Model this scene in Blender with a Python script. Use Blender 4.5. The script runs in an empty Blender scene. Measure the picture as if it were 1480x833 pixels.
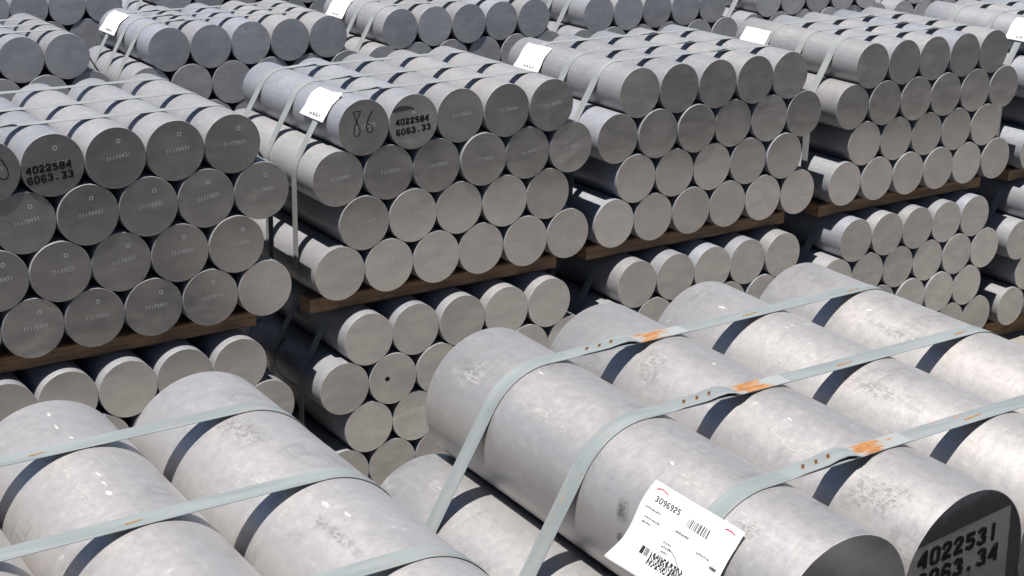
import bpy, math, random
from mathutils import Vector, Matrix

sc = bpy.context.scene
COL = sc.collection
U = 0.178            # one thin-billet diameter in metres; all layout numbers below are in this unit
GROUND = -13.44      # ground level in layout units, camera at the layout origin
SUN_TILT, SUN_BACK = 16.5, -6.5   # degrees from the zenith towards -X, and towards +Y
SQ = math.sqrt(3) / 2
rnd = random.Random(7)


def P(x, y, z):
    return Vector((x * U, y * U, (z - GROUND) * U))


# ------------------------------------------------------------------ camera
cam = bpy.data.cameras.new('camera')
cam.sensor_width = 36.0
cam.lens = 2216.98 / 1480 * 36.0
cam.clip_start = 0.05
cam.clip_end = 2000
cob = bpy.data.objects.new('camera', cam)
COL.objects.link(cob)
r_ = Vector((0.83099106, -0.55581978, 0.0227645))
u_ = Vector((0.1609532, 0.27940575, 0.94658676))
f_ = Vector((0.53249218, 0.78294112, -0.32164466))
m3 = Matrix((r_, u_, -f_)).transposed()
cob.matrix_world = Matrix.Translation(P(0, 0, 0)) @ m3.to_4x4()
sc.camera = cob

# ------------------------------------------------------------------ sky and sun
world = bpy.data.worlds.new('World')
sc.world = world
world.use_nodes = True
wn = world.node_tree
wn.nodes.clear()
sky = wn.nodes.new('ShaderNodeTexSky')
sky.sky_type = 'NISHITA'
sky.sun_disc = False
sun_dir = Vector((-math.sin(math.radians(SUN_TILT)), math.sin(math.radians(SUN_BACK)), math.cos(math.radians(SUN_TILT)))).normalized()
sky.sun_elevation = math.asin(sun_dir.z)
sky.sun_rotation = math.atan2(sun_dir.x, sun_dir.y)
sky.air_density = 0.8
sky.dust_density = 0.0
sky.ozone_density = 1.2
sky.altitude = 2500
bg = wn.nodes.new('ShaderNodeBackground')
bg.inputs['Strength'].default_value = 0.05
wo = wn.nodes.new('ShaderNodeOutputWorld')
wn.links.new(sky.outputs[0], bg.inputs[0])
wn.links.new(bg.outputs[0], wo.inputs[0])
sl = bpy.data.lights.new('sun', 'SUN')
sl.energy = 5.0
sl.angle = math.radians(0.53)
sl.color = (1.0, 0.955, 0.9)
so = bpy.data.objects.new('sun', sl)
so.rotation_euler = (-sun_dir).to_track_quat('-Z', 'Y').to_euler()
so.location = P(0, 20, 20)
COL.objects.link(so)

sc.view_settings.view_transform = 'Standard'
sc.view_settings.look = 'None'
sc.view_settings.exposure = 1.0
sc.view_settings.gamma = 1.0
sc.view_settings.use_curve_mapping = False
sc.cycles.max_bounces = 4
sc.cycles.use_adaptive_sampling = True
sc.cycles.adaptive_threshold = 0.02
sc.cycles.diffuse_bounces = 2
sc.cycles.glossy_bounces = 3


# ------------------------------------------------------------------ materials
class NT:
    def __init__(self, name):
        self.m = bpy.data.materials.new(name)
        self.m.use_nodes = True
        self.t = self.m.node_tree
        self.b = self.t.nodes['Principled BSDF']

    def n(self, typ, **kw):
        nd = self.t.nodes.new(typ)
        for k, v in kw.items():
            setattr(nd, k, v)
        return nd

    def put(self, sock, v):
        if isinstance(v, bpy.types.NodeSocket):
            self.t.links.new(v, sock)
        else:
            sock.default_value = v

    def math(self, op, a, b=0.0, c=0.0, clamp=False):
        nd = self.n('ShaderNodeMath', operation=op, use_clamp=clamp)
        for i, v in enumerate((a, b, c)):
            self.put(nd.inputs[i], v)
        return nd.outputs[0]

    def vmul(self, a, b):
        nd = self.n('ShaderNodeVectorMath', operation='MULTIPLY')
        self.put(nd.inputs[0], a); self.put(nd.inputs[1], b)
        return nd.outputs[0]

    def vadd(self, a, b):
        nd = self.n('ShaderNodeVectorMath', operation='ADD')
        self.put(nd.inputs[0], a); self.put(nd.inputs[1], b)
        return nd.outputs[0]

    def noise(self, vec, scale, detail=4.0, rough=0.55, dist=0.0):
        nd = self.n('ShaderNodeTexNoise')
        self.put(nd.inputs['Vector'], vec)
        nd.inputs['Scale'].default_value = scale
        nd.inputs['Detail'].default_value = detail
        nd.inputs['Roughness'].default_value = rough
        nd.inputs['Distortion'].default_value = dist
        return nd.outputs['Fac']

    def ramp(self, fac, lo, hi):
        nd = self.n('ShaderNodeMapRange', interpolation_type='SMOOTHSTEP')
        self.put(nd.inputs['Value'], fac)
        nd.inputs['From Min'].default_value = lo
        nd.inputs['From Max'].default_value = hi
        return nd.outputs['Result']

    def mix(self, fac, a, b):
        nd = self.n('ShaderNodeMix', data_type='RGBA')
        self.put(nd.inputs['Factor'], fac)
        for s, v in ((nd.inputs['A'], a), (nd.inputs['B'], b)):
            if not isinstance(v, bpy.types.NodeSocket) and len(v) == 3:
                v = (*v, 1.0)
            self.put([q for q in nd.inputs if q.identifier == ('A_Color' if s.name == 'A' else 'B_Color')][0], v)
        return [q for q in nd.outputs if q.identifier == 'Result_Color'][0]

    def coords(self, spread=1.0):
        tc = self.n('ShaderNodeTexCoord')
        oi = self.n('ShaderNodeObjectInfo')
        off = self.n('ShaderNodeCombineXYZ')
        for i, k in enumerate((37.0, 91.0, 53.0)):
            self.put(off.inputs[i], self.math('MULTIPLY', oi.outputs['Random'], k * spread))
        return tc, oi.outputs['Random'], self.vadd(tc.outputs['Object'], off.outputs[0])

    def set(self, **kw):
        for k, v in kw.items():
            s = self.b.inputs[k.replace('_', ' ')]
            if not isinstance(v, bpy.types.NodeSocket) and s.type == 'RGBA' and len(v) == 3:
                v = (*v, 1.0)
            self.put(s, v)
        return self.m

    def bump(self, h, strength, dist):
        nd = self.n('ShaderNodeBump')
        nd.inputs['Strength'].default_value = strength
        nd.inputs['Distance'].default_value = dist
        self.put(nd.inputs['Height'], h)
        self.put(self.b.inputs['Normal'], nd.outputs[0])


def cast_metal(name, dark, light, metallic, rough, scuff, k, hue=1.0):
    """As-cast billet skin: mottled grey, drag marks along the axis (local Y), pale and dark scuffs."""
    t = NT(name)
    tc, ran, v = t.coords()
    big = t.noise(v, 7.0 * k, 3, 0.6, 0.4)
    mid = t.noise(v, 55.0 * k, 4, 0.7)
    drag = t.noise(t.vmul(v, (1, 0.07, 1)), 130.0 * k, 4, 0.65)
    ring = t.noise(t.vmul(v, (0.25, 1, 0.25)), 90.0 * k, 3, 0.65)
    grain = t.noise(v, 300.0 * k, 2, 0.6)
    s = t.math('ADD', t.math('MULTIPLY', big, 0.24), t.math('ADD', t.math('MULTIPLY', mid, 0.24), t.math('MULTIPLY', grain, 0.28)))
    s = t.math('ADD', s, t.math('MULTIPLY', drag, 0.24))
    col = t.mix(t.ramp(s, 0.36, 0.66), dark, light)
    area = t.noise(v, 8.5 * k, 1, 0.5)
    # pale rubbed streaks
    pale = t.math('MULTIPLY', t.ramp(drag, 0.56, 0.68), t.ramp(area, 0.50, 0.36))
    col = t.mix(t.math('MULTIPLY', pale, 0.42 * scuff), col, (0.48, 0.465, 0.45))
    # bright chips
    chip = t.math('MULTIPLY', t.ramp(mid, 0.635, 0.70), t.ramp(big, 0.48, 0.58))
    col = t.mix(t.math('MULTIPLY', chip, 0.8 * scuff), col, (0.60, 0.59, 0.57))
    # grey handling scuffs, cross-hatched
    hatch = t.math('MAXIMUM', t.ramp(drag, 0.48, 0.62), t.ramp(t.math('ADD', ring, t.math('MULTIPLY', t.math('SUBTRACT', grain, 0.5), 0.6)), 0.48, 0.62))
    spot = t.ramp(area, 0.585, 0.68)
    col = t.mix(t.math('MULTIPLY', t.math('MULTIPLY', hatch, spot), 0.34 * scuff), col, (0.13, 0.125, 0.12))
    val = t.n('ShaderNodeHueSaturation')
    # batches differ a little in hue, from straw grey to blue grey
    tint = t.mix(t.math('FRACT', t.math('MULTIPLY', ran, 7.31)), tuple(1 + hue * q for q in (.04, 0, -.045)), tuple(1 + hue * q for q in (-.035, 0, .065)))
    col = t.vmul(col, tint)
    t.put(val.inputs['Value'], t.math('ADD', 0.90, t.math('MULTIPLY', ran, 0.17)))
    t.put(val.inputs['Color'], col)
    t.bump(t.math('ADD', mid, t.math('MULTIPLY', ring, 0.5)), 0.3, 0.0012)
    return t.set(Base_Color=val.outputs[0], Metallic=metallic, Roughness=t.math('ADD', rough - 0.1, t.math('MULTIPLY', mid, 0.2)), IOR=1.45)


def sawn_metal(name, c0, c1, metallic, rough):
    """Sawn end: fine parallel saw lines, hazy patches, a little dirt."""
    t = NT(name)
    tc, ran, v = t.coords()
    saw = t.noise(t.vmul(v, (1, 1, 0.03)), 420, 3, 0.6)
    saw2 = t.noise(t.vmul(v, (1, 1, 0.045)), 160, 3, 0.6)
    haze = t.noise(t.vmul(v, (1, 1, 1.6)), 12, 4, 0.55, 0.6)
    wipe = t.noise(t.vmul(v, (0.5, 1, 2.2)), 22, 3, 0.5, 0.3)
    s = t.math('ADD', t.math('MULTIPLY', haze, 0.50), t.math('ADD', t.math('MULTIPLY', saw2, 0.15), t.math('MULTIPLY', wipe, 0.3)))
    col = t.mix(t.ramp(s, 0.36, 0.64), c0, c1)
    dirt = t.ramp(t.noise(v, 60, 3, 0.5), 0.70, 0.78)
    col = t.mix(t.math('MULTIPLY', dirt, 0.35), col, (0.10, 0.095, 0.09))
    val = t.n('ShaderNodeHueSaturation')
    t.put(val.inputs['Value'], t.math('ADD', 0.84, t.math('MULTIPLY', ran, 0.3)))
    t.put(val.inputs['Color'], col)
    t.bump(t.math('ADD', saw, t.math('MULTIPLY', saw2, 0.6)), 0.06, 0.0005)
    rg = t.math('ADD', rough - 0.10, t.math('ADD', t.math('MULTIPLY', haze, 0.12), t.math('MULTIPLY', wipe, 0.08)))
    return t.set(Base_Color=val.outputs[0], Metallic=metallic, Roughness=rg)


def strap_paint(name, amount, c0=(0.170, 0.192, 0.196), c1=(0.216, 0.236, 0.239)):
    """Grey-green painted steel strapping; u runs along the strap in metres, v across."""
    t = NT(name)
    uv = t.n('ShaderNodeUVMap').outputs[0]
    oi = t.n('ShaderNodeObjectInfo').outputs['Random']
    off = t.n('ShaderNodeCombineXYZ')
    t.put(off.inputs[0], t.math('MULTIPLY', oi, 57.0)); t.put(off.inputs[2], t.math('MULTIPLY', oi, 31.0))
    v = t.vadd(uv, off.outputs[0])
    a = t.noise(t.vmul(v, (6, 40, 1)), 1.0, 4, 0.6)
    col = t.mix(t.ramp(a, 0.35, 0.68), c0, c1)
    scr = t.math('MULTIPLY', t.ramp(t.noise(t.vmul(v, (26, 260, 1)), 1.0, 3, 0.6), 0.62, 0.70), t.ramp(t.noise(t.vmul(v, (5, 5, 1)), 1.0, 2), 0.60 - 0.1 * amount, 0.70 - 0.1 * amount))
    col = t.mix(t.math('MULTIPLY', scr, 0.9), col, (0.38, 0.16, 0.035))
    return t.set(Base_Color=col, Metallic=0.15, Roughness=0.48)


def rust_paint(name):
    """Rust on strapping, u along the band from the cut end: solid at first, broken up further along."""
    t = NT(name)
    uv = t.n('ShaderNodeUVMap').outputs[0]
    oi = t.n('ShaderNodeObjectInfo').outputs['Random']
    off = t.n('ShaderNodeCombineXYZ')
    t.put(off.inputs[2], t.math('MULTIPLY', oi, 31.0))
    v = t.vadd(t.vmul(uv, (45, 190, 1)), off.outputs[0])
    a = t.noise(v, 1.0, 5, 0.7)
    b = t.noise(t.vmul(v, (4, 1.6, 1)), 1.0, 4, 0.7)
    sep = t.n('ShaderNodeSeparateXYZ')
    t.put(sep.inputs[0], uv)
    fade = t.math('ADD', sep.outputs[0], t.math('MULTIPLY', t.math('SUBTRACT', t.noise(t.vmul(v, (0.45, 0.4, 1)), 1.0, 5, 0.7), 0.5), 0.26))
    k = t.ramp(fade, 0.045, 0.085)
    k0 = t.ramp(t.math('ADD', sep.outputs[0], t.math('MULTIPLY', t.math('SUBTRACT', t.noise(t.vmul(v, (0.3, 0.35, 1)), 1.0, 4, 0.6), 0.5), 0.12)), 0.026, 0.010)
    col = t.mix(t.ramp(a, 0.35, 0.65), (0.21, 0.08, 0.02), (0.29, 0.145, 0.05))
    col = t.mix(t.math('MULTIPLY', t.ramp(b, 0.56, 0.68), 0.7), col, (0.13, 0.045, 0.012))
    col = t.mix(t.math('MAXIMUM', k, t.math('MULTIPLY', k0, 0.8)), col, (0.205, 0.225, 0.228))
    return t.set(Base_Color=col, Roughness=0.7)


def plain(name, col, rough=0.6, var=0.0, scale=60, metallic=0.0):
    t = NT(name)
    if var:
        tc, ran, v = t.coords()
        k = t.noise(v, scale, 4, 0.6)
        c = t.mix(t.ramp(k, 0.3, 0.7), tuple(x * (1 - var) for x in col), tuple(min(1, x * (1 + var)) for x in col))
        return t.set(Base_Color=c, Roughness=rough, Metallic=metallic)
    return t.set(Base_Color=col, Roughness=rough, Metallic=metallic)


def ink(name, col, hide):
    """Spray or marker on metal, worn through in specks."""
    t = NT(name)
    tc, ran, v = t.coords()
    k = t.ramp(t.noise(v, 260, 4, 0.7), hide, hide + 0.12)
    k2 = t.ramp(t.noise(v, 45, 3, 0.6), hide + 0.05, hide + 0.3)
    c = t.mix(t.math('MULTIPLY', t.math('MAXIMUM', k, k2), 0.3), col, (0.10, 0.10, 0.10))
    return t.set(Base_Color=c, Roughness=0.7, Specular_IOR_Level=0.15)


def wood(name):
    t = NT(name)
    tc, ran, v = t.coords()
    g = t.noise(t.vmul(v, (0.05, 1, 1)), 120, 5, 0.6, 0.5)
    k = t.noise(v, 14, 4, 0.6)
    col = t.mix(t.ramp(g, 0.35, 0.65), (0.16, 0.095, 0.05), (0.27, 0.165, 0.085))
    col = t.mix(t.math('MULTIPLY', t.ramp(k, 0.5, 0.75), 0.5), col, (0.085, 0.05, 0.03))
    t.bump(g, 0.4, 0.002)
    return t.set(Base_Color=col, Roughness=0.8)


def yard(name):
    t = NT(name)
    tc = t.n('ShaderNodeTexCoord')
    v = tc.outputs['Object']
    a = t.noise(v, 0.8, 6, 0.6)
    b = t.noise(v, 30, 5, 0.7)
    c = t.noise(v, 5, 5, 0.6)
    col = t.mix(t.ramp(t.math('ADD', t.math('MULTIPLY', a, 0.5), t.math('MULTIPLY', b, 0.5)), 0.35, 0.65), (0.148, 0.136, 0.123), (0.212, 0.195, 0.177))
    col = t.mix(t.math('MULTIPLY', t.ramp(c, 0.55, 0.75), 0.5), col, (0.11, 0.10, 0.085))
    t.bump(b, 0.5, 0.01)
    return t.set(Base_Color=col, Roughness=0.92)


MAT = {
    'cast': cast_metal('cast_aluminium_thin', (0.235, 0.239, 0.253), (0.305, 0.309, 0.325), 0.40, 0.46, 0.5, 1.15),
    'cast_thick': cast_metal('cast_aluminium_thick', (0.385, 0.371, 0.364), (0.445, 0.428, 0.420), 0.68, 0.49, 0.8, 1.0, 0.2),
    'sawn': sawn_metal('sawn_aluminium', (0.38, 0.38, 0.385), (0.48, 0.478, 0.475), 0.86, 0.19),
    'sawn_back': sawn_metal('sawn_aluminium_bright', (0.355, 0.36, 0.375), (0.45, 0.455, 0.465), 0.45, 0.42),  # rear-row copy, bluer and less metallic: skylight put into the colour
    'edge': plain('sawn_edge_burr', (0.24, 0.24, 0.243), 0.6, 0.35, 40, 0.2),
    'stamp': plain('punched_bright_metal', (0.42, 0.42, 0.43), 0.5),
    'ink': ink('black_stencil_paint', (0.007, 0.007, 0.007), 0.62),
    'marker': ink('black_marker', (0.015, 0.015, 0.017), 0.74),
    'strap': strap_paint('painted_steel_strap', 0.6),
    'strap_plain': strap_paint('painted_steel_strap_clean', 0.0, (0.192, 0.205, 0.205), (0.235, 0.248, 0.248)),
    'rust': rust_paint('rusted_strap_paint'),
    'notch': plain('dark_notch', (0.03, 0.02, 0.015), 0.8),
    'notch_rust': plain('orange_notch_rust', (0.20, 0.105, 0.04), 0.8, 0.3, 400),
    'paper': plain('white_label_paper', (0.62, 0.62, 0.615), 0.6),
    'print': plain('label_print_black', (0.012, 0.012, 0.014), 0.6),
    'print_grey': plain('label_print_grey', (0.06, 0.06, 0.065), 0.6),
    'print_faint': plain('label_print_faint', (0.42, 0.42, 0.43), 0.6),
    'print_red': plain('label_print_red', (0.45, 0.012, 0.04), 0.6),
    'wood': wood('rough_timber'),
    'yard': yard('dusty_yard_concrete'),
}


# overspray: densest along the card edge (u = 0), thinning out with distance from it
def overspray():
    t = NT('black_overspray')
    uv = t.n('ShaderNodeUVMap').outputs[0]
    sep = t.n('ShaderNodeSeparateXYZ')
    t.put(sep.inputs[0], uv)
    tc, ran, v = t.coords()
    nz = t.noise(v, 30, 4, 0.6)
    k = t.ramp(t.math('ADD', sep.outputs[0], t.math('MULTIPLY', t.math('SUBTRACT', nz, 0.5), 0.5)), 0.15, 1.0)
    saw = t.noise(t.vmul(v, (1, 1, 0.03)), 300, 3, 0.6)
    c = t.mix(k, (0.022, 0.022, 0.023), (0.36, 0.36, 0.36))
    c = t.mix(t.math('MULTIPLY', t.ramp(saw, 0.55, 0.75), 0.25), c, (0.12, 0.12, 0.12))
    return t.set(Base_Color=c, Metallic=t.math('MULTIPLY', k, 0.7), Roughness=0.5)


MAT['overspray'] = overspray()


# ------------------------------------------------------------------ mesh helpers
def mesh(name, verts, faces, mat, smooth=False, uvs=None):
    me = bpy.data.meshes.new(name)
    me.from_pydata([tuple(v) for v in verts], [], faces)
    if mat:
        me.materials.append(MAT[mat])
    if uvs is not None:
        ul = me.uv_layers.new(name='UVMap')
        for lp in me.loops:
            ul.data[lp.index].uv = uvs[lp.vertex_index]
    if smooth:
        for p in me.polygons:
            p.use_smooth = True
    me.update()
    return me


def link(name, me, parent=None, loc=None, rot=None):
    o = bpy.data.objects.new(name, me)
    COL.objects.link(o)
    if parent:
        o.parent = parent
    if loc is not None:
        o.location = loc
    if rot is not None:
        o.rotation_euler = rot
    return o


def tag(o, label, cat, group=None):
    o['label'] = label
    o['category'] = cat
    if group:
        o['group'] = group
    return o


def barrel(name, R, L, seg, mat):
    """Open-fronted billet body along +Y with its far cap; the near sawn end is a part of its own."""
    c = 0.0010
    rings = [(R, c), (R, L * 0.25), (R, L * 0.5), (R, L * 0.75), (R, L - c), (R - c, L)]
    vs, fs = [], []
    for rr, y in rings:
        for i in range(seg):
            a = 2 * math.pi * i / seg
            vs.append((rr * math.cos(a), y, rr * math.sin(a)))
    for k in range(len(rings) - 1):
        for i in range(seg):
            j = (i + 1) % seg
            fs.append((k * seg + i, k * seg + j, (k + 1) * seg + j, (k + 1) * seg + i)[::-1])
    n = len(vs)
    for i in range(seg):
        vs.append(vs[(len(rings) - 1) * seg + i])
    fs.append(tuple(range(n, n + seg))[::-1])
    me = mesh(name, vs, fs, mat)
    for p in me.polygons:
        p.use_smooth = len(p.vertices) == 4
    me.flip_normals()
    return me


def disc(name, R, seg, mat):
    """Sawn near end with a small chamfer; faces -Y."""
    c = 0.0010
    vs, fs = [], []
    for rr, y in ((R, c), (R - c * 0.45, c * 0.22), (R - c, 0.0)):
        for i in range(seg):
            a = 2 * math.pi * i / seg
            vs.append((rr * math.cos(a), y, rr * math.sin(a)))
    for k in range(2):
        for i in range(seg):
            j = (i + 1) % seg
            fs.append((k * seg + i, k * seg + j, (k + 1) * seg + j, (k + 1) * seg + i))
    fs.append(tuple(range(2 * seg, 3 * seg)))
    me = mesh(name, vs, fs, mat)
    me.materials.append(MAT['edge'])
    for p in me.polygons:
        p.material_index = 1 if len(p.vertices) == 4 else 0
    return me


def box_mesh(name, lo, hi, mat, bev=0.0, jag=0.0):
    x0, y0, z0 = lo
    x1, y1, z1 = hi
    vs, fs = [], []
    n = 12
    for i in range(n + 1):
        x = x0 + (x1 - x0) * i / n
        j = [rnd.uniform(-jag, jag) for _ in range(4)]
        b = bev
        vs += [(x, y0 + b, z0), (x, y1, z0), (x, y1, z1 + j[0]), (x, y0 + b, z1), (x, y0 + j[1], z1 - b), (x, y0 + j[2], z0 + b + j[3])]
    for i in range(n):
        a = i * 6
        for k in range(6):
            fs.append((a + k, a + (k + 1) % 6, a + 6 + (k + 1) % 6, a + 6 + k))
    fs.append((5, 4, 3, 2, 1, 0))
    fs.append(tuple(n * 6 + k for k in range(6)))
    return mesh(name, vs, fs, mat)


# stroke lettering -----------------------------------------------------------
GL = {
    '0': [[(.24, 1), (.09, .86), (.07, .5), (.09, .14), (.24, 0)], [(.38, 1), (.53, .86), (.55, .5), (.53, .14), (.38, 0)]],
    '1': [[(.3, 0), (.3, 1)]],
    '2': [[(.05, .74), (.12, .93), (.3, 1), (.48, .92), (.52, .72), (.40, .52), (.31, .42)], [(.24, .36), (.10, .16)], [(.05, .06), (.56, .06)]],
    '3': [[(.07, .86), (.26, .98), (.47, .90), (.50, .68), (.34, .56)], [(.34, .45), (.53, .34), (.50, .10), (.27, .02), (.06, .14)]],
    '4': [[(.47, 0), (.47, 1)], [(.33, .86), (.10, .44)], [(.02, .30), (.33, .30)]],
    '5': [[(.20, .94), (.53, .94)], [(.10, .97), (.10, .56)], [(.20, .55), (.42, .58), (.54, .40), (.50, .12), (.30, .02), (.07, .12)]],
    '6': [[(.26, 1), (.10, .84), (.07, .5), (.09, .16), (.24, 0)], [(.36, .98), (.53, .86)], [(.36, 0), (.53, .14), (.54, .36), (.40, .50), (.20, .48)]],
    '7': [[(.06, .94), (.54, .94)], [(.50, .82), (.26, .40), (.22, 0)]],
    '8': [[(.25, 1), (.09, .88), (.09, .64), (.22, .54)], [(.37, 1), (.53, .88), (.53, .64), (.40, .54)], [(.22, .46), (.07, .34), (.08, .12), (.25, 0)], [(.40, .46), (.55, .34), (.54, .12), (.37, 0)]],
    '9': [[(.52, .5), (.3, .45), (.1, .55), (.08, .85), (.28, 1), (.5, .88), (.54, .5), (.45, .1), (.2, 0)]],
    '.': [[(.28, 0), (.28, .14)]],
}


def ribbon(poly, w, vs, fs, fn, cap=0.0):
    """One mitred stroke; fn maps the flat (u, v) onto the surface."""
    n = len(poly)
    base = len(vs)
    pts = [Vector(p) for p in poly]
    if cap and n > 1:
        pts[0] = pts[0] + (pts[0] - pts[1]).normalized() * cap
        pts[-1] = pts[-1] + (pts[-1] - pts[-2]).normalized() * cap
    for i, p in enumerate(pts):
        d0 = (p - pts[i - 1]).normalized() if i else None
        d1 = (pts[i + 1] - p).normalized() if i < n - 1 else None
        if d0 is None:
            d = d1; k = 1.0
        elif d1 is None:
            d = d0; k = 1.0
        else:
            d = (d0 + d1)
            d = d.normalized() if d.length > 1e-4 else d1
            k = 1.0 / max(0.5, d.dot(d1))
        nrm = Vector((-d.y, d.x))
        for s in (-1, 1):
            q = p + nrm * (s * w / 2 * k)
            vs.append(fn(q.x, q.y))
    for i in range(n - 1):
        a = base + 2 * i
        fs.append((a, a + 2, a + 3, a + 1))


def text_mesh(name, lines, mat, fn, stroke):
    """lines: (text, u0, v0, width, height, rise) laid on fn."""
    vs, fs = [], []
    for txt, u0, v0, w, h, rise in lines:
        adv = w / len(txt)
        ca, sa = math.cos(rise), math.sin(rise)
        for i, ch in enumerate(txt):
            for st in GL.get(ch, []):
                poly = []
                for (a, b) in st:
                    x = (i + 0.12) * adv + a / 0.62 * adv * 0.78
                    y = b * h
                    poly.append((u0 + x * ca - y * sa, v0 + x * sa + y * ca))
                ribbon(poly, stroke * h, vs, fs, fn, stroke * h * 0.3)
    return mesh(name, vs, fs, mat)


def on_face(k, lift=0.0005):
    return lambda u, v: (u * k, -lift, v * k)


# ------------------------------------------------------------------ ground
gs = 400.0
ground = link('yard_ground', mesh('yard_ground', [(-gs, -gs, 0), (gs, -gs, 0), (gs, gs, 0), (-gs, gs, 0)], [(0, 1, 2, 3)], 'yard'))
ground['kind'] = 'structure'
ground['label'] = 'dusty concrete storage yard floor under the stacks'

# ------------------------------------------------------------------ billets
R1 = 0.4985 * U
DN = 1.43
RN = 0.4985 * DN * U
LM, LB, LN = 3.95 * U, 3.2 * U, 5.0 * U
BODY = {'M': barrel('thin_billet_body', R1, LM, 72, 'cast'), 'B': barrel('thin_billet_body_short', R1, LB, 56, 'cast'), 'N': barrel('thick_billet_body', RN, LN, 144, 'cast_thick')}
FACE = {'M': disc('thin_sawn_end', R1, 72, 'sawn'), 'B': disc('thin_sawn_end_rear', R1, 56, 'sawn_back'), 'N': disc('thick_sawn_end', RN, 144, 'sawn')}
STAMP = text_mesh('punched_number', [('71170431', -.16, -.035, .41, .062, 0.10)], 'stamp', on_face(U), 0.12)


def ring_mesh(name, cx, cz, r, w, k, mat, n=16):
    vs, fs = [], []
    for i in range(n):
        a = 2 * math.pi * i / n
        for rr in (r - w / 2, r + w / 2):
            vs.append(((cx + rr * math.cos(a)) * k, -0.0005, (cz + rr * math.sin(a)) * k))
    for i in range(n):
        a, b = 2 * i, 2 * ((i + 1) % n)
        fs.append((a, b, b + 1, a + 1))
    return mesh(name, vs, fs, mat)


RING = ring_mesh('punched_ring', .09, .26, .03, .011, U, 'stamp')

ORD = {0: 'leftmost', 1: 'second from left', 2: 'third from left', 3: 'fourth from left', 4: 'fifth from left', 5: 'sixth from left'}
ORDR = {0: 'rightmost', 1: 'second from right', 2: 'third from right', 3: 'fourth from right', 4: 'fifth from right', 5: 'sixth from right'}
ROWS = ['top row', 'second row', 'third row', 'bottom row']


class Bundle:
    def __init__(s, key, kind, x, y, z, phrase, rows, group, from_right=False, tilt=0.0):
        s.key, s.kind, s.x, s.y, s.z, s.phrase, s.rows, s.group = key, kind, x, y, z, phrase, rows, group
        s.from_right, s.tilt = from_right, tilt
        s.D = DN if kind == 'N' else 1.0
        s.L = {'M': 3.95, 'B': 3.2, 'N': 5.0}[kind]

    def centre(s, r, i):
        n = s.rows[r]
        return (s.x + (i - (n - 1) / 2) * s.D, s.z - r * SQ * s.D)


THIN = [5, 6, 5, 6]
THICK = [4, 5, 4]
G1, G2, G3, G4, G0 = 'billets of the upper middle bundles', 'billets of the lower middle bundles', 'billets of the back row', 'billets of the farthest row', 'thick billets of the front bundles'
TN = math.radians(0.84)
BUN = [
    Bundle('M1', 'M', 8.04, 23.06, -6.0, 'upper bundle at left edge', THIN, G1, True),
    Bundle('M2', 'M', 14.517, 23.12, -6.0, 'upper bundle marked 86', THIN, G1),
    Bundle('M3', 'M', 20.726, 23.21, -6.0, 'upper bundle right of 86', THIN, G1),
    Bundle('M4', 'M', 27.142, 23.18, -6.0, 'second upper bundle right of 86', THIN, G1),
    Bundle('M5', 'M', 33.6, 23.2, -6.0, 'upper bundle at right edge', THIN, G1),
    Bundle('L1', 'M', 7.97, 22.92, -9.882, 'lower bundle at left edge', THIN, G2, True),
    Bundle('L2', 'M', 14.496, 22.955, -9.882, 'lower bundle under bundle 86', THIN, G2),
    Bundle('L3', 'M', 20.69, 22.97, -9.882, 'lower bundle right of 86', THIN, G2),
    Bundle('L4', 'M', 26.9, 22.95, -9.882, 'second lower bundle right of 86', THIN, G2),
    Bundle('L5', 'M', 33.2, 22.95, -9.882, 'lower bundle at right edge', THIN, G2),
    Bundle('B1', 'B', 8.57, 33.0, -6.2, 'back bundle at left edge', THIN, G3, True),
    Bundle('B2', 'B', 14.83, 32.8, -6.2, 'second back bundle from left', THIN, G3),
    Bundle('B3', 'B', 20.93, 33.0, -6.2, 'third back bundle from left', THIN, G3),
    Bundle('B4', 'B', 26.91, 32.8, -6.2, 'fourth back bundle from left', THIN, G3),
    Bundle('B5', 'B', 33.1, 32.9, -6.2, 'fifth back bundle from left', THIN, G3),
    Bundle('B6', 'B', 39.3, 32.9, -6.2, 'back bundle at right edge', THIN, G3),
    Bundle('C1', 'B', 11.9, 40.0, -6.2, 'farthest bundle at left edge', THIN, G4, True),
    Bundle('C2', 'B', 17.9, 40.0, -6.05, 'second farthest-row bundle from left', THIN, G4),
    Bundle('C3', 'B', 24.0, 40.0, -6.1, 'third farthest-row bundle from left', THIN, G4),
    Bundle('C4', 'B', 30.1, 40.0, -6.1, 'fourth farthest-row bundle from left', THIN, G4),
    Bundle('C5', 'B', 36.2, 40.0, -6.1, 'fifth farthest-row bundle from left', THIN, G4),
    Bundle('C6', 'B', 42.3, 40.0, -6.1, 'farthest bundle at right edge', THIN, G4),
    Bundle('N1', 'N', 4.99 - 1.5 * DN, 12.46 - 5.0, -6.05 - 0.073, 'front left bundle', THICK, G0, True, TN),
    Bundle('N2', 'N', 7.924 + 1.5 * DN, 12.087 - 5.0, -6.05 - 0.073, 'front right bundle', THICK, G0, False, TN),
]
BK = {b.key: b for b in BUN}
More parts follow.
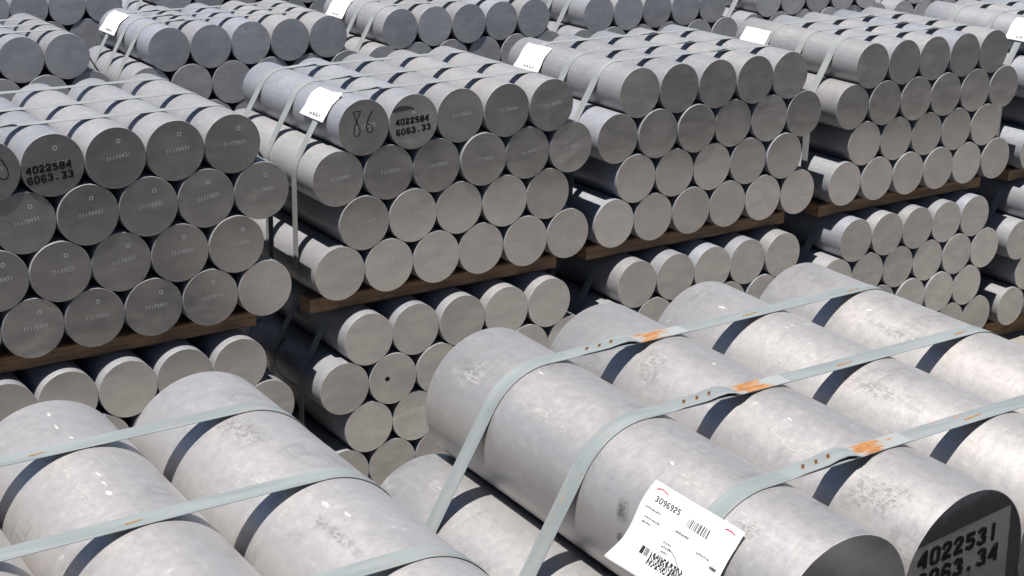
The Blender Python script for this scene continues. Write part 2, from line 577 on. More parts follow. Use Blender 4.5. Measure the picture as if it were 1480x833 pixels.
# rows of which the photograph shows nothing: joined in one mass further below
SHOWN = {
    'M1': [(0, 1, 2, 3, 4), (1, 2, 3, 4, 5), (0, 1, 2, 3, 4), (0, 1, 2, 3, 4, 5)],
    'M5': [(0, 1, 2, 3), (0,), (0,), (0,)],
    'L1': [(0, 1, 2, 3, 4), (2, 3, 5), (), ()],
    'L2': [(0, 1, 2, 3, 4), (0, 1, 2, 3, 4, 5), (0, 1), (0, 1, 2)],
    'L3': [(0, 1, 2, 3, 4), (0, 1, 2, 3, 4, 5), (), ()],
    'L4': [(0, 1, 2, 3, 4), (0, 1, 2, 3, 4, 5), (1, 2, 3, 4), (4, 5)],
    'L5': [(0,), (0,), (0,), (0, 1)],
    'B1': [(3, 4), (3, 4, 5), (), ()],
    'B2': [(0, 1, 2, 3, 4), (0, 1, 2, 3, 4, 5), (1, 2), ()],
    'B3': [(0, 1, 2, 3, 4), (0, 1, 2, 3, 4, 5), (), ()],
    'B4': [(0, 1, 2, 3, 4), (0, 1, 2, 3, 4, 5), (), ()],
    'B5': [(0, 1, 2, 3, 4), (0, 1, 2, 3, 4, 5), (), ()],
    'B6': [(0, 1), (0, 1, 2, 3, 4), (), ()],
    'C1': [(1, 2, 3, 4), (3, 4, 5), (), ()],
    'C2': [(0, 1, 2, 3, 4), (0, 1, 2, 3, 4, 5), (), ()],
    'C3': [(), (), (), ()], 'C4': [(), (), (), ()], 'C5': [(), (), (), ()], 'C6': [(), (), (), ()],
    'N1': [(1, 2, 3), (), ()],
    'N2': [(0, 1, 2, 3), (0,), ()],
}
HIDDEN = {k: {(r, i) for r in range(len(BK[k].rows)) for i in range(BK[k].rows[r]) if i not in v[r]} for k, v in SHOWN.items()}

SPECIAL = {
    ('M2', 0, 0): 'aluminium billet with handwritten 86 on its sawn end',
    ('M2', 0, 1): 'aluminium billet stencilled 4022584 6063.33 beside the handwritten 86',
    ('M1', 0, 1): 'aluminium billet stencilled 4022584 6063.33 in top row at left edge',
    ('N2', 0, 1): 'thick aluminium billet stencilled 4022531 at the lower right corner',
    ('N2', 0, 0): 'thick aluminium billet carrying the large white printed label',
    ('L2', 1, 1): 'aluminium billet with a dark spot on its end, under bundle 86',
}
billets = {}


def make_billet(b, r, i):
    x, z = b.centre(r, i)
    thick = b.kind == 'N'
    jy = rnd.uniform(-0.022, 0.022) * b.D
    if thick and i > 0:
        jy += 0.0
    o = link('thick_billet' if thick else 'aluminium_billet', BODY[b.kind], None, P(x, b.y + jy, z))
    spin = rnd.uniform(-0.07, 0.07)
    o.rotation_euler = (b.tilt, spin if not thick else 0.0, 0)
    n = b.rows[r]
    row = ROWS[r] if r < len(b.rows) - 1 else 'bottom row'
    od = ORDR[n - 1 - i] if b.from_right else (ORD[i] if i < n - 1 else 'rightmost')
    lab = SPECIAL.get((b.key, r, i)) or f"{'thick ' if thick else ''}aluminium billet {od} in the {row} of {b.phrase}"
    tag(o, lab, 'billet', b.group)
    e = link('sawn_end', FACE[b.kind], o)
    if not thick:
        # saw lines lie at slightly different angles from billet to billet
        e.rotation_euler = (0, rnd.uniform(-0.15, 0.15), 0)
    sp = (b.key, r, i) in SPECIAL
    if b.key in ('M1', 'M2') and not (sp and r == 0 and b.key == 'M2' and i == 1):
        s = link('punched_number', STAMP, e)
        s.rotation_euler = (0, rnd.uniform(-0.05, 0.05) - e.rotation_euler.y, 0)
    if b.key in ('M1', 'B1', 'B3', 'B4') and not sp:
        link('punched_ring', RING, e)
    billets[(b.key, r, i)] = (o, e)
    return o


# ---------------------------------------------------------------- straps
def hull_path(b, y, step, lift=0.0006):
    """Closed strap path round the bundle in the plane of constant y, (x, z, top?) in metres, from the upper left clockwise."""
    zoff = -math.tan(-b.tilt) * (y - b.y)
    last = len(b.rows) - 1
    wide = [r for r in range(len(b.rows)) if b.rows[r] == max(b.rows)]
    corners = []
    seq = [(0, 0), (0, b.rows[0] - 1)]
    for r in wide:
        seq.append((r, b.rows[r] - 1))
    if last not in wide:
        seq += [(last, b.rows[last] - 1), (last, 0)]
    for r in reversed(wide):
        seq.append((r, 0))
    pts = [Vector(((b.centre(r, i)[0]) * U, (b.centre(r, i)[1] + zoff - GROUND) * U)) for r, i in seq]
    Rr = b.D * U / 2 + lift
    out = []
    n = len(pts)
    for k in range(n):
        p, q0, q1 = pts[k], pts[k - 1], pts[(k + 1) % n]
        d0, d1 = (p - q0).normalized(), (q1 - p).normalized()
        n0, n1 = Vector((-d0.y, d0.x)), Vector((-d1.y, d1.x))
        a0, a1 = math.atan2(n0.y, n0.x), math.atan2(n1.y, n1.x)
        while a1 > a0 + 1e-6:
            a1 -= 2 * math.pi
        m = max(1, int(math.ceil((a0 - a1) / step)))
        for j in range(m + 1):
            a = a0 + (a1 - a0) * j / m
            out.append(p + Vector((math.cos(a), math.sin(a))) * Rr)
        # flats get in-between points
        e0 = p + n1 * Rr
        e1 = q1 + n1 * Rr
        ln = (e1 - e0).length
        mm = int(ln / (0.05 if b.kind == 'N' else 0.09))
        for j in range(1, mm):
            out.append(e0.lerp(e1, j / mm))
    res = [out[0]]
    for q in out[1:]:
        if (q - res[-1]).length > 1e-5:
            res.append(q)
    if (res[0] - res[-1]).length < 1e-5:
        res.pop()
    return res


def sweep(name, pts, y, w, th, mat, closed, org, yfun=None, uv0=0.0):
    """Flat steel band: pts are (x, z) of its inner face; built relative to org."""
    n = len(pts)
    vs, fs, uvs = [], [], []
    L = uv0
    idx = list(range(n)) + ([0] if closed else [])
    nn = len(idx)
    for c, k in enumerate(idx):
        p = pts[k]
        a = pts[(k - 1) % n] if (closed or k > 0) else p
        q = pts[(k + 1) % n] if (closed or k < n - 1) else p
        d = (q - a).normalized()
        nr = Vector((-d.y, d.x))
        if c:
            L += (p - pts[idx[c - 1]]).length
        yy = y + (yfun(p.x) if yfun else 0.0)
        for (s, t) in ((-1, 0), (1, 0), (1, 1), (-1, 1)):
            g = p + nr * (th * t)
            vs.append((g.x - org.x, yy + s * w / 2 - org.y, g.y - org.z))
            uvs.append((L, s * w / 2))
    for c in range(nn - 1):
        for k in range(4):
            j = (k + 1) % 4
            fs.append((c * 4 + k, c * 4 + j, c * 4 + 4 + j, c * 4 + 4 + k))
    if not closed:
        fs.append((0, 3, 2, 1)); fs.append((nn * 4 - 4, nn * 4 - 3, nn * 4 - 2, nn * 4 - 1))
    return mesh(name, vs, fs, mat, False, uvs)


SW = 0.193 * U


def make_strap(b, y, which, seal_x=None, big=False, streaks=()):
    """seal_x: layout x of the joint on the flat top, None if it is out of sight."""
    step = math.radians(3 if b.kind == 'N' else 9)
    yb = y * U
    pts = hull_path(b, y, step)
    org = Vector((b.x * U, yb, (b.z + 0.5 * b.D - GROUND) * U))
    ph = rnd.uniform(0, 6)
    yaw = rnd.uniform(-0.012, 0.012)
    yf = lambda x: 0.0018 * math.sin(x * 7 + ph) + yaw * (x - b.x * U)
    o = link('steel_strap', sweep('steel_strap', pts, yb, SW, 0.0009, 'strap' if b.kind == 'N' else 'strap_plain', True, org, yf), None, org)
    tag(o, f'grey steel strap, {which}, around the {b.phrase}', 'strap', 'steel straps around the bundles')
    if seal_x is not None:
        zt = max(p.y for p in pts) + 0.0009
        X = seal_x * U
        kk = U if b.kind == 'N' else 0.7 * U
        # overlapped end of the band, buckled where the joint was crimped
        prof = [(-1.20, -0.0012), (-1.08, -0.0006), (-0.98, 0.0012), (-0.84, 0.0018), (-0.70, 0.0026), (-0.56, 0.0042), (-0.46, 0.0058), (-0.40, 0.0052), (-0.34, 0.0022)]
        sp = [Vector((X + q * kk, zt + h)) for q, h in prof]
        bend = lambda x: yf(x) + 0.0042 * math.exp(-(((x - X) / kk + 0.52) / 0.10) ** 2) - 0.0045 * math.exp(-(((x - X) / kk + 0.33) / 0.07) ** 2)
        e = link('strap_end', sweep('strap_end', sp, yb, SW * 0.985, 0.0009, 'strap' if big else 'strap_plain', False, org, bend), o)
        if big:
            rp = [Vector((X + q * kk, zt + 0.0003 + max(0.0, -q - 0.2) * 0.012)) for q in (-0.38, -0.30, -0.2, -0.1, 0.0, 0.1, 0.2, 0.3)]
            link('rust_patch', sweep('rust_patch', rp, yb, SW * 0.99, 0.0004, 'rust', False, org, bend), o)
            for f in (-0.90, -0.75, -0.60):
                # three punched notches, rust creeping out of each
                cx = X + f * kk
                h = 0
                for q in range(len(prof) - 1):
                    if prof[q][0] <= f <= prof[q + 1][0]:
                        tt = (f - prof[q][0]) / (prof[q + 1][0] - prof[q][0])
                        h = prof[q][1] * (1 - tt) + prof[q + 1][1] * tt
                        sl_ = (prof[q + 1][1] - prof[q][1]) / ((prof[q + 1][0] - prof[q][0]) * kk)
                yc = yb + bend(cx) + 0.002
                for nm, mt, sz, lf in (('rust_halo', 'notch_rust', 1.5, 0.0013), ('notch', 'notch', 1.0, 0.0018)):
                    shape = [(-0.0056, -0.0034), (-0.001, -0.0042), (0.0024, 0.0004), (0.0060, 0.0032), (0.0012, 0.0044), (-0.0024, 0.0)]
                    vs = [(cx + q * sz - org.x, yc + c * sz - org.y, zt + h + lf + q * sz * sl_ - org.z) for q, c in shape]
                    link(nm, mesh(nm, vs, [tuple(range(len(vs)))], mt), e)
    for (q, wdt) in streaks:
        zt = max(p.y for p in pts) + 0.0009
        X = q * U
        vs = [(X + u * wdt * U - org.x, yb + yf(X) - 0.003 + v * U - org.y, zt + 0.0004 - org.z) for u, v in ((-.5, -.012), (-.2, -.02), (.1, -.004), (.5, .004), (.3, .018), (-.1, .012), (-.45, .004))]
        link('rust_streak', mesh('rust_streak', vs, [tuple(range(len(vs)))], 'notch_rust'), o)
    return o


def make_batten(b, y, x0, x1, z0, z1, label):
    o = link('wooden_batten', box_mesh('wooden_batten', (x0 * U, 0, 0), (x1 * U, 0.42 * U, (z1 - z0) * U), 'wood', 0.004, 0.0012), None, P(b.x, y, z0))
    tag(o, label, 'batten', 'wooden battens under the bundles')


# ---------------------------------------------------------------- paper labels
def make_label(b, name_label, yc, half, a0, length, curl, printed=None):
    """Sheet bent round the flank of the upper-left billet and lying over a strap; returns the object and its surface function."""
    cx, cz = b.centre(0, 0)
    Rr = b.D * U / 2
    zoff = math.tan(b.tilt) * (yc - b.y)
    org = P(cx, yc, cz + zoff)

    def surf(s, t, lift=0.0):
        # s -1..1 along the billet (left is the far end), t 0..1 down the flank
        arc = length * U * t
        y = -s * half * U
        band = 0.0
        loose = max(0.0, t - 0.45)
        gap = 0.0030 + band + curl[0] * loose ** 1.7 * (1.0 + curl[1] * (-s)) + curl[2] * max(0.0, abs(s) - 0.6) ** 2 + curl[3] * max(0.0, 0.18 - t) * max(0.0, s)
        gap += curl[0] * 3.0 * max(0.0, t - 0.72) ** 1.3 * max(0.0, 0.3 - s)
        gap += 0.0022 * math.sin(3.1 * t + 2.3 * s + curl[4]) ** 2 + 0.0011 * math.sin(7.3 * s - 5.1 * t + curl[4]) * math.sin(4.7 * t + 3.9 * s)
        a = math.radians(a0) + arc / Rr
        amax = max(math.radians(60), math.radians(a0 + 4))
        over = max(0.0, a - amax)
        a = min(a, amax)
        rr = Rr + gap + lift
        x, z = -math.sin(a) * rr, math.cos(a) * rr
        # past that point the stiff paper hangs straight
        x += -math.cos(a) * over * Rr
        z += -math.sin(a) * over * Rr
        return (x, y, z)

    n, m = 16, 22
    vs = [surf(-1 + 2 * i / n, j / m) for j in range(m + 1) for i in range(n + 1)]
    nv = len(vs)
    vs += [surf(-1 + 2 * i / n, j / m, -0.0003) for j in range(m + 1) for i in range(n + 1)]
    fs = []
    for j in range(m):
        for i in range(n):
            a = j * (n + 1) + i
            fs.append((a, a + n + 1, a + n + 2, a + 1))
            fs.append((nv + a, nv + a + 1, nv + a + n + 2, nv + a + n + 1))
    edge = [i for i in range(n + 1)] + [j * (n + 1) + n for j in range(1, m + 1)] + [m * (n + 1) + i for i in range(n - 1, -1, -1)] + [j * (n + 1) for j in range(m - 1, 0, -1)]
    for k in range(len(edge)):
        a, c = edge[k], edge[(k + 1) % len(edge)]
        fs.append((a, c, nv + c, nv + a))
    o = link('paper_label', mesh('paper_label', vs, fs, 'paper', True), None, org)
    tag(o, name_label, 'label', 'paper labels on the bundles')
    flat = lambda u, v: surf(-1 + 2 * u, 1 - v, 0.0011)   # u 0..1 left to right, v 0..1 bottom to top
    return o, flat


def strokes(name, polys, w, mat, fn, parent):
    vs, fs = [], []
    for p in polys:
        ribbon(p, w, vs, fs, fn)
    return link(name, mesh(name, vs, fs, mat), parent)


def rects(name, rs, mat, fn, parent, sub=2):
    vs, fs = [], []
    for (u0, v0, u1, v1) in rs:
        b = len(vs)
        for j in range(sub + 1):
            v = v0 + (v1 - v0) * j / sub
            vs += [fn(u0, v), fn(u1, v)]
        for j in range(sub):
            a = b + 2 * j
            fs.append((a, a + 1, a + 3, a + 2))
    o = link(name, mesh(name, vs, fs, mat), parent)
    o['kind'] = 'stuff'   # print too fine to pick apart
    return o


# ================================================================== build
for b in BUN:
    for r in range(len(b.rows)):
        for i in range(b.rows[r]):
            if (r, i) not in HIDDEN.get(b.key, ()):
                make_billet(b, r, i)

# the rest of the stacks, of which the photograph shows nothing: one mass
def mass(name, label, specs):
    vs, fs = [], []
    for x, y, z, R, L, tilt, seg in specs:
        b0 = len(vs)
        p = P(x, y, z)
        for yy in (0.0, L):
            for i in range(seg):
                a = 2 * math.pi * (i + 0.5) / seg
                vs.append((p.x + R * math.cos(a), p.y + yy, p.z + math.tan(tilt) * yy + R * math.sin(a)))
        for i in range(seg):
            j = (i + 1) % seg
            fs.append((b0 + i, b0 + seg + i, b0 + seg + j, b0 + j))
        fs.append(tuple(b0 + i for i in range(seg)))
        fs.append(tuple(b0 + seg + i for i in reversed(range(seg))))
    me = mesh(name, vs, fs, 'cast')
    me.materials.append(MAT['sawn'])
    for p in me.polygons:
        if len(p.vertices) == 4:
            p.use_smooth = True
        else:
            p.material_index = 1
    o = link(name, me)
    o['kind'] = 'stuff'
    o['label'] = label
    o['category'] = 'billets'


specs = []
for b in BUN:
    Rb, Lb = (RN, LN) if b.kind == 'N' else (R1, LM if b.kind == 'M' else LB)
    for (r, i) in HIDDEN.get(b.key, ()):
        x, z = b.centre(r, i)
        specs.append((x, b.y, z, Rb, Lb, b.tilt, 40))
    if b.key[0] in 'BCN':
        # the bundle underneath
        drop = (2 * SQ + 1) * DN + 0.28 if b.kind == 'N' else 3.882
        for r in range(len(b.rows)):
            for i in range(b.rows[r]):
                x, z = b.centre(r, i)
                specs.append((x, b.y, z - drop, Rb, Lb, b.tilt, 28))
# unseen row of stacks below the frame, added for the sawn ends to reflect
for q in range(12):
    for tier in (0, 3.882):
        for r in range(4):
            for i in range(THIN[r]):
                specs.append((8.0 + 6.45 * q + i - (THIN[r] - 1) / 2, 0.1 if q < 3 else -0.6, -6.0 - tier - r * SQ, R1, LM, 0.0, 24))
mass('stacked_billets', 'more aluminium billets inside and under the rear and front stacks, plus an added unseen row', specs)

# straps ------------------------------------------------------------
STR = {
    'M1': (26.4, 25.02, 23.87), 'M2': (26.3, 25.0, 23.86), 'M3': (26.35, 25.1, 24.04), 'M4': (26.02, 24.95, 24.02), 'M5': (26.2, 25.05, 23.95),
    'L1': (26.1, 24.9, 23.75), 'L2': (26.1, 24.9, 23.75), 'L3': (26.1, 24.9, 23.75), 'L4': (26.1, 24.9, 23.75), 'L5': (26.1, 24.9, 23.75),
    'B1': (35.3, 34.4, 33.6), 'B2': (35.2, 34.4, 33.62), 'B3': (35.3, 34.45, 33.6), 'B4': (35.3, 34.4, 33.6), 'B5': (35.3, 34.4, 33.6), 'B6': (35.3, 34.4, 33.6),
    'C1': (42.3, 41.5, 40.7), 'C2': (42.3, 41.5, 40.7),
    'N1': (11.48, 9.99, 8.51), 'N2': (11.08, 9.60, 8.10),
}
UNSEEN_STRAPS = {'L1': 'rm', 'L3': 'r', 'L4': 'r', 'L5': 'rm', 'B4': 'r', 'B5': 'rm', 'B6': 'rm', 'C1': 'rm', 'C2': 'r'}
for k, ys in STR.items():
    b = BK[k]
    for which, y in zip(('rearmost of three', 'middle of three', 'nearest of three'), ys):
        if which[0] in UNSEEN_STRAPS.get(k, ''):
            continue
        sx = None
        if k == 'N2':
            sx = b.x - 0.5 * DN - 0.02
        elif k in ('M1', 'M2', 'B2'):
            sx = b.x - 2 + 0.95 + (0.05 if which[0] == 'm' else 0)
        elif k in ('M3', 'M4'):
            sx = b.x + 1.1
        stk = ((b.x + 0.5 * DN - 0.3 + rnd.uniform(-.1, .1), 0.26), (b.x + 1.5 * DN - 0.15, 0.22)) if k == 'N2' else ((b.x + 0.5 * DN - 0.2 + rnd.uniform(-.2, .2), 0.15),) if k == 'N1' else ()
        make_strap(b, y, which, sx, k == 'N2', stk)

# battens -----------------------------------------------------------
def batten_specs(b, y, z0, z1):
    return (P(b.x - 2.95, y, z0), P(b.x + 2.45, y + 0.42, z1))


low = []
for k in ('M1', 'M2', 'M3', 'M4', 'M5'):
    b = BK[k]
    zt = b.z - 3 * SQ - 0.5
    make_batten(b, b.y + 0.30, -2.95, 2.45, zt - 0.279, zt - 0.003, f'front wooden batten under the {b.phrase}')
    low.append(batten_specs(b, b.y + 3.1, zt - 0.279, zt - 0.003))
for k in ('L1', 'L2', 'L3', 'L4', 'L5'):
    b = BK[k]
    zt = b.z - 3 * SQ - 0.5
    if k == 'L5':
        make_batten(b, b.y + 0.35, -2.95, 2.45, GROUND + 0.002, zt - 0.003, f'wooden batten on the ground under the {b.phrase}')
    else:
        low.append(batten_specs(b, b.y + 0.35, GROUND + 0.002, zt - 0.003))
    low.append(batten_specs(b, b.y + 3.1, GROUND + 0.002, zt - 0.003))
vs, fs = [], []
for lo, hi in low:
    b0 = len(vs)
    vs += [(x, y, z) for x in (lo.x, hi.x) for y in (lo.y, hi.y) for z in (lo.z, hi.z)]
    fs += [tuple(b0 + q for q in f) for f in ((0, 1, 3, 2), (4, 6, 7, 5), (0, 4, 5, 1), (2, 3, 7, 6), (0, 2, 6, 4), (1, 5, 7, 3))]
o = link('timber_packing', mesh('timber_packing', vs, fs, 'wood'))
o['kind'] = 'stuff'
o['label'] = 'further wooden battens hidden beneath the stacks'
o['category'] = 'battens'

# writing on the sawn ends ------------------------------------------
def face_part(key, name, me):
    return link(name, me, billets[key][1])


def face_text(key, name, lines, stroke, k):
    e = billets[key][1]
    o = link(name, text_mesh(name, lines, 'ink', on_face(k, 0.0009), stroke), e)
    o.rotation_euler = (0, -e.rotation_euler.y - billets[key][0].rotation_euler.y, 0)


def spray_mesh(name, poly_rows, k, lift=0.0006):
    """poly_rows: list of (edge point, rim point) pairs; u = 0 on the card edge."""
    vs, fs, uvs = [], [], []
    m = 8
    for (e, q) in poly_rows:
        for j in range(m + 1):
            t = j / m
            vs.append(((e[0] + (q[0] - e[0]) * t) * k, -lift, (e[1] + (q[1] - e[1]) * t) * k))
            uvs.append((math.hypot((q[0] - e[0]) * t, (q[1] - e[1]) * t) / 0.45, 0))
    for a in range(len(poly_rows) - 1):
        for j in range(m):
            i0 = a * (m + 1) + j
            fs.append((i0, i0 + 1, i0 + m + 2, i0 + m + 1))
    return mesh(name, vs, fs, 'overspray', False, uvs)


K = DN * U
face_text(('M1', 0, 1), 'stencil_number', [('4022584', -.43, -.105, .735, .105, .073), ('6063.33', -.42, -.262, .75, .102, .068)], 0.29, U)
face_text(('M2', 0, 1), 'stencil_number', [('4022584', -.375, -.04, .70, .10, .052), ('6063.33', -.365, -.222, .73, .10, .077)], 0.29, U)
face_text(('N2', 0, 1), 'stencil_number', [('4022531', -.41, .117, .68, .098, .034), ('6063.34', -.40, -.026, .70, .098, .034)], 0.27, K)


def rim(a, rr=0.492):
    return (rr * math.cos(a), rr * math.sin(a))


# N2: black above the card and down its right side
rowsn = []
for j in range(21):
    t = j / 20
    ex = -0.418 + (0.352 + 0.418) * t
    ez = 0.258 + (0.330 - 0.258) * t
    a = math.atan2(0.258, -0.418) + (math.atan2(0.330, 0.352) - math.atan2(0.258, -0.418)) * t
    rowsn.append(((ex, ez), rim(a)))
for j in range(1, 15):
    t = j / 14
    rowsn.append(((0.352 + 0.05 * t, 0.330 - 0.55 * t), rim(math.atan2(0.330, 0.352) + (-0.52 - math.atan2(0.330, 0.352)) * t)))
face_part(('N2', 0, 1), 'paint_overspray', spray_mesh('paint_overspray', rowsn, K))
rowsm = []
for j in range(13):
    t = j / 12
    ex, ez = -0.44 + 0.46 * t, 0.20 + 0.03 * t
    a = math.atan2(0.20, -0.44) + (math.atan2(0.47, -0.02) - math.atan2(0.20, -0.44)) * t
    q = rim(a)
    s = 0.75 * (1 - t) ** 0.7
    rowsm.append(((ex, ez), (ex + (q[0] - ex) * s, ez + (q[1] - ez) * s)))
face_part(('M2', 0, 1), 'paint_overspray', spray_mesh('paint_overspray', rowsm, U))
hw = [[(-.04, .298), (-.181, .306), (-.165, .22), (-.139, .132), (-.10, .04), (-.076, -.036), (-.095, -.105), (-.147, -.138), (-.195, -.11), (-.204, -.06), (-.18, .03), (-.145, .12), (-.10, .20), (-.043, .29)],
      [(.186, .265), (.12, .18), (.07, .08), (.049, -.009), (.065, -.08), (.111, -.113), (.155, -.10), (.173, -.05), (.155, .01), (.115, .042), (.075, .035)]]
vs, fs = [], []
ribbon(hw[0], 0.017, vs, fs, on_face(U, 0.0009))
ribbon(hw[1], 0.017, vs, fs, on_face(U, 0.0011))
face_part(('M2', 0, 0), 'handwritten_number', mesh('handwritten_number', vs, fs, 'marker'))
vs, fs = [], []
ribbon([(.20, .22), (.26, .12), (.30, .02), (.31, -.06), (.28, -.12), (.22, -.13), (.17, -.08)], 0.017, vs, fs, on_face(U, 0.0009))
face_part(('M1', 0, 0), 'handwritten_number', mesh('handwritten_number', vs, fs, 'marker'))
vs, fs = [], []
ribbon([(-.16, .05), (-.12, .12), (-.05, .155), (.03, .15), (.09, .10), (.10, .03)], 0.02, vs, fs, on_face(K, 0.0009))
face_part(('N2', 0, 0), 'handwritten_number', mesh('handwritten_number', vs, fs, 'marker'))
face_part(('L2', 1, 1), 'dark_spot', mesh('dark_spot', [((-.12 + .045 * math.cos(a * .63) * (1 + .2 * (a % 2))) * U, -.0006, (.03 + .045 * math.sin(a * .63)) * U) for a in range(10)], [tuple(range(10))], 'ink'))
face_part(('N2', 0, 1), 'punched_ring', ring_mesh('punched_mark', -.09, .37, .02, .009, K, 'stamp', 4))
face_part(('M1', 0, 1), 'punched_ring', RING)
face_part(('M2', 0, 1), 'punched_ring', ring_mesh('punched_mark', 0, .17, .02, .012, U, 'stamp', 8))

# rubs, grease and paint specks on the thick billets
def smear_material(name, col, lo, hi, fine, stretch, top):
    t = NT(name)
    uv = t.n('ShaderNodeUVMap').outputs[0]
    tc, ran, v = t.coords()
    d = t.n('ShaderNodeVectorMath', operation='LENGTH')
    t.put(d.inputs[0], uv)
    edge = t.ramp(t.math('ADD', d.outputs['Value'], t.math('MULTIPLY', t.math('SUBTRACT', t.noise(v, fine * 0.15, 2, 0.5), 0.5), 0.9)), 1.0, 0.2)
    k = t.noise(t.vmul(v, stretch), fine, 4, 0.7)
    k2 = t.noise(v, fine * 0.28, 2, 0.5)
    a = t.ramp(t.math('ADD', t.math('MULTIPLY', k, 0.65), t.math('MULTIPLY', k2, 0.35)), lo, hi)
    al = t.math('MULTIPLY', t.math('MULTIPLY', a, edge), top)
    return t.set(Base_Color=col, Roughness=0.55, Metallic=0.2, Alpha=al)


MAT['scuff'] = smear_material('grey_scuff', (0.17, 0.163, 0.157), 0.42, 0.62, 420, (1, 0.2, 1), 0.45)
MAT['grease'] = smear_material('grease_smear', (0.07, 0.068, 0.066), 0.36, 0.66, 200, (1, 0.7, 1), 0.75)
MAT['speck'] = smear_material('white_paint_speck', (0.56, 0.55, 0.535), 0.36, 0.52, 330, (1, 0.5, 1), 0.85)
MAT['chalk'] = smear_material('pale_rub', (0.47, 0.455, 0.44), 0.44, 0.64, 330, (1, 0.12, 1), 0.6)


def skin_mark(key, name, mat, y, ang, wy, wa, skew=0.0):
    """A mark hugging the skin: centre at layout y and angle (degrees to the left of the top), half sizes wy (layout units) and wa (degrees)."""
    b = BK[key[0]]
    o = billets[key][0]
    Rr = RN + 0.0005
    n = 10
    vs, fs, uvs = [], [], []
    for j in range(n + 1):
        for i in range(n + 1):
            p, q = -1 + 2 * i / n, -1 + 2 * j / n
            a = math.radians(ang + q * wa)
            vs.append((-Rr * math.sin(a), (y - b.y + p * wy + q * skew) * U, Rr * math.cos(a)))
            uvs.append((p, q))
    for j in range(n):
        for i in range(n):
            k = j * (n + 1) + i
            fs.append((k, k + 1, k + n + 2, k + n + 1))
    me = mesh(name, vs, fs, mat, True, uvs)
    m = link(name, me, o)
    return m


for key, mt, nm, y, a, wy, wa, sk in (
    (('N1', 0, 3), 'scuff', 'scuff_mark', 11.15, 13, .50, 15, .15), (('N1', 0, 3), 'scuff', 'scuff_mark', 9.2, 24, .6, 6, .0),
    (('N1', 0, 3), 'chalk', 'pale_rub', 10.5, 32, .9, 9, .0), (('N1', 0, 2), 'chalk', 'pale_rub', 10.9, 20, .9, 12, .0),
    (('N2', 0, 0), 'grease', 'grease_smear', 8.97, 68, .10, 13, -.05), (('N2', 0, 0), 'grease', 'grease_smear', 8.93, 86, .07, 5, .0),
    (('N2', 0, 0), 'chalk', 'pale_rub', 11.6, 45, .35, 16, .0), (('N2', 0, 0), 'scuff', 'scuff_mark', 11.68, 40, .25, 10, .0), (('N2', 0, 0), 'chalk', 'pale_rub', 10.35, 42, .75, 7, .0),
    (('N2', 0, 0), 'scuff', 'scuff_mark', 7.75, 34, .16, 10, .0), (('N2', 0, 0), 'chalk', 'pale_rub', 8.5, 28, .35, 10, .0),
    (('N2', 0, 1), 'scuff', 'scuff_mark', 10.68, 34, .30, 20, -.12), (('N2', 0, 1), 'scuff', 'scuff_mark', 7.68, 40, .42, 22, .1), (('N2', 0, 1), 'chalk', 'pale_rub', 8.8, 40, .6, 12, .0),
    (('N2', 0, 2), 'scuff', 'scuff_mark', 9.15, 32, .48, 9, .05), (('N2', 0, 2), 'chalk', 'pale_rub', 10.4, 44, .7, 8, .0),
    (('N2', 0, 3), 'scuff', 'scuff_mark', 10.05, 36, .7, 7, .0), (('N2', 1, 0), 'chalk', 'pale_rub', 11.2, 15, .6, 14, .0),
):
    skin_mark(key, nm, mt, y, a, wy, wa, sk)
for key, y, a, wy, wa in (
    (('N1', 0, 2), 12.16, 3, .05, 2.2), (('N1', 0, 2), 11.89, 5, .07, 3.0), (('N1', 0, 2), 11.62, 2, .05, 2.0), (('N1', 0, 2), 10.86, 5, .07, 3.2), (('N1', 0, 2), 10.68, 6, .08, 2.4), (('N1', 0, 2), 10.52, 8, .06, 3.4),
    (('N1', 0, 3), 11.5, 4, .03, 1.6), (('N1', 0, 3), 9.6, 14, .09, 3.2), (('N1', 0, 3), 9.35, 9, .07, 3.5), (('N2', 0, 0), 8.83, 23, .055, 3.0), (('N2', 0, 0), 10.9, 14, .06, 2.4),
    (('N2', 0, 1), 10.2, 4, .06, 2.4), (('N2', 0, 1), 8.95, 20, .05, 2.0), (('N2', 0, 2), 11.45, 22, .07, 3.2), (('N2', 0, 2), 10.6, 12, .05, 2.0), (('N2', 0, 3), 10.7, 26, .06, 2.6),
):
    skin_mark(key, 'paint_speck', 'speck', y, a, wy * rnd.uniform(0.6, 1.1), wa * rnd.uniform(0.45, 0.8), rnd.uniform(-.03, .03))

# paper labels ------------------------------------------------------
lab, fl = make_label(BK['N2'], 'large white printed paper label wrapped over the strap on the thick billet', 8.235, 0.545, 39.0, 0.735, (0.014, 0.9, 0.010, 0.02, 0.4))
vs, fs = [], []
num = text_mesh('printed_number', [('3096925', .10, .80, .29, .062, 0.0)], 'print_grey', lambda u, v: fl(u, v), 0.17)
link('printed_number', num, lab)
bars, u = [], .50
rr = random.Random(3)
while u < .74:
    w = rr.choice((.005, .005, .009, .012))
    bars.append((u, .74, u + w, .84))
    u += w + rr.choice((.007, .011, .015))
rects('barcode', bars, 'print_grey', fl, lab)
strokes('red_mark', [[(.07, .915), (.085, .935), (.12, .945), (.16, .938), (.19, .925)], [(.83, .925), (.86, .938), (.90, .938), (.94, .925)]], .011, 'print_red', fl, lab)
lines = []
for (u0, v0, w) in ((.06, .70, .16), (.09, .60, .17), (.09, .54, .09), (.43, .64, .15), (.70, .56, .14), (.38, .47, .08), (.38, .42, .10), (.40, .37, .06), (.90, .50, .03)):
    x = u0
    while x < u0 + w:
        d = rr.uniform(.006, .014)
        lines.append((x, v0 - rr.uniform(0, .008), x + d * .45, v0 + rr.uniform(.012, .026)))
        x += d
rects('small_print', lines, 'print_grey', fl, lab, 1)
lines = []
x = .87
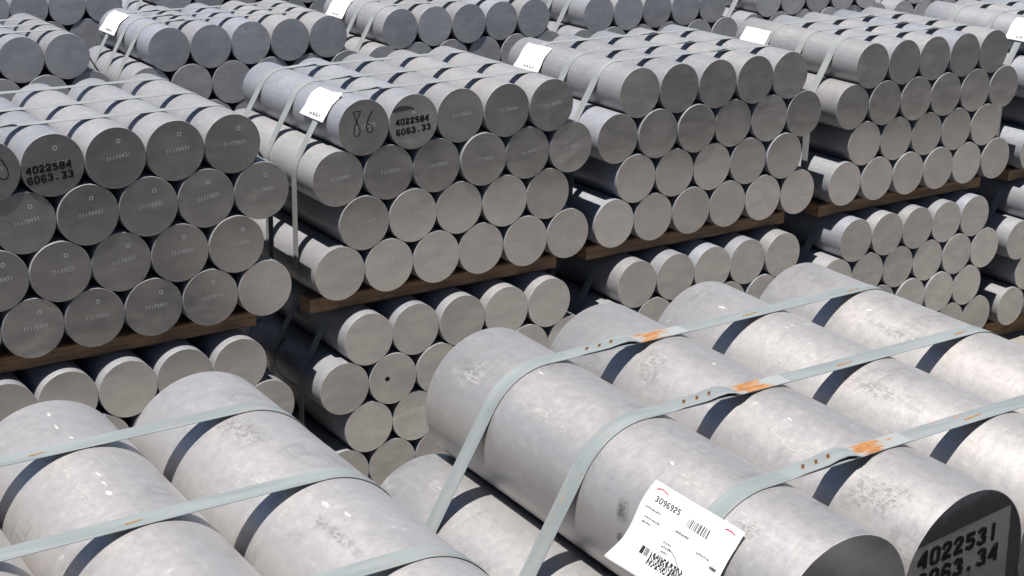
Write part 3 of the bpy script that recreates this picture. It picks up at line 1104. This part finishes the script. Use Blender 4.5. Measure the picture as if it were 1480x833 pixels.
for q in range(6):
    lines.append((x, .495, x + .007, .53)); x += .0135
rects('small_print', lines, 'print', fl, lab, 1)
strokes('pen_line', [[(.46, .44), (.50, .425), (.55, .39), (.62, .32), (.68, .24), (.72, .18)]], .008, 'print_grey', fl, lab)
code = [(.215, .235, .25, .325)] + [(.262 + .013 * q, .235, .267 + .013 * q, .33) for q in range(4)]
for q in range(7):
    x = .33
    while x < .66:
        w = rr.choice((.008, .012, .018, .026))
        code.append((x, .305 - q * .022, x + w, .305 - q * .022 + .019))
        x += w + rr.choice((.008, .012, .02))
rects('printed_block', code, 'print', fl, lab, 1)

SMALL = [
    ('M2', 'white paper label over the nearest strap beside the handwritten 86', 23.97, 0.44, 19, 0.60, (0.004, 0.2, 0.006, 0.05, 0.0)),
    ('M3', 'white paper label at far end of upper bundle right of 86', 26.32, 0.43, 28, 0.60, (0.004, 0.1, 0.006, 0.02, 1.0)),
    ('M4', 'white paper label on second upper bundle right of 86', 26.45, 0.42, 47, 0.45, (0.02, 0.1, 0.0, 0.0, 2.0)),
    ('M5', 'white paper label on the upper bundle at right edge', 23.95, 0.44, 26, 0.62, (0.004, 0.1, 0.006, 0.02, 2.6)),
    ('B2', 'white paper label on second back bundle from left', 35.22, 0.47, 19, 0.60, (0.004, 0.1, 0.006, 0.02, 0.7)),
    ('B3', 'white paper label on third back bundle from left', 35.4, 0.44, 30, 0.56, (0.004, 0.1, 0.006, 0.02, 1.9)),
]
for k, txt, yc, half, a0, ln, curl in SMALL:
    o, f = make_label(BK[k], txt, yc, half, a0, ln, curl)
    if k != 'M4':
        q = []
        x = .34
        for j in range(7):
            w = .055
            s = rr.uniform(.6, 1.0)
            q.append([(x + rr.uniform(-.01, .01), .10), (x + .02 + rr.uniform(-.015, .015), .10 + .10 * s)] if j % 2 else [(x, .19), (x + .03, .20 * s + .01), (x + .015, .11)])
            x += .065
        strokes('handwritten_number', q, .026, 'print', f, o)
        rects('small_print', [(.12 + .05 * j, .80, .15 + .05 * j, .815) for j in range(6)] + [(.12 + .05 * j, .66, .15 + .05 * j, .675) for j in range(9)], 'print_faint', f, o, 1)
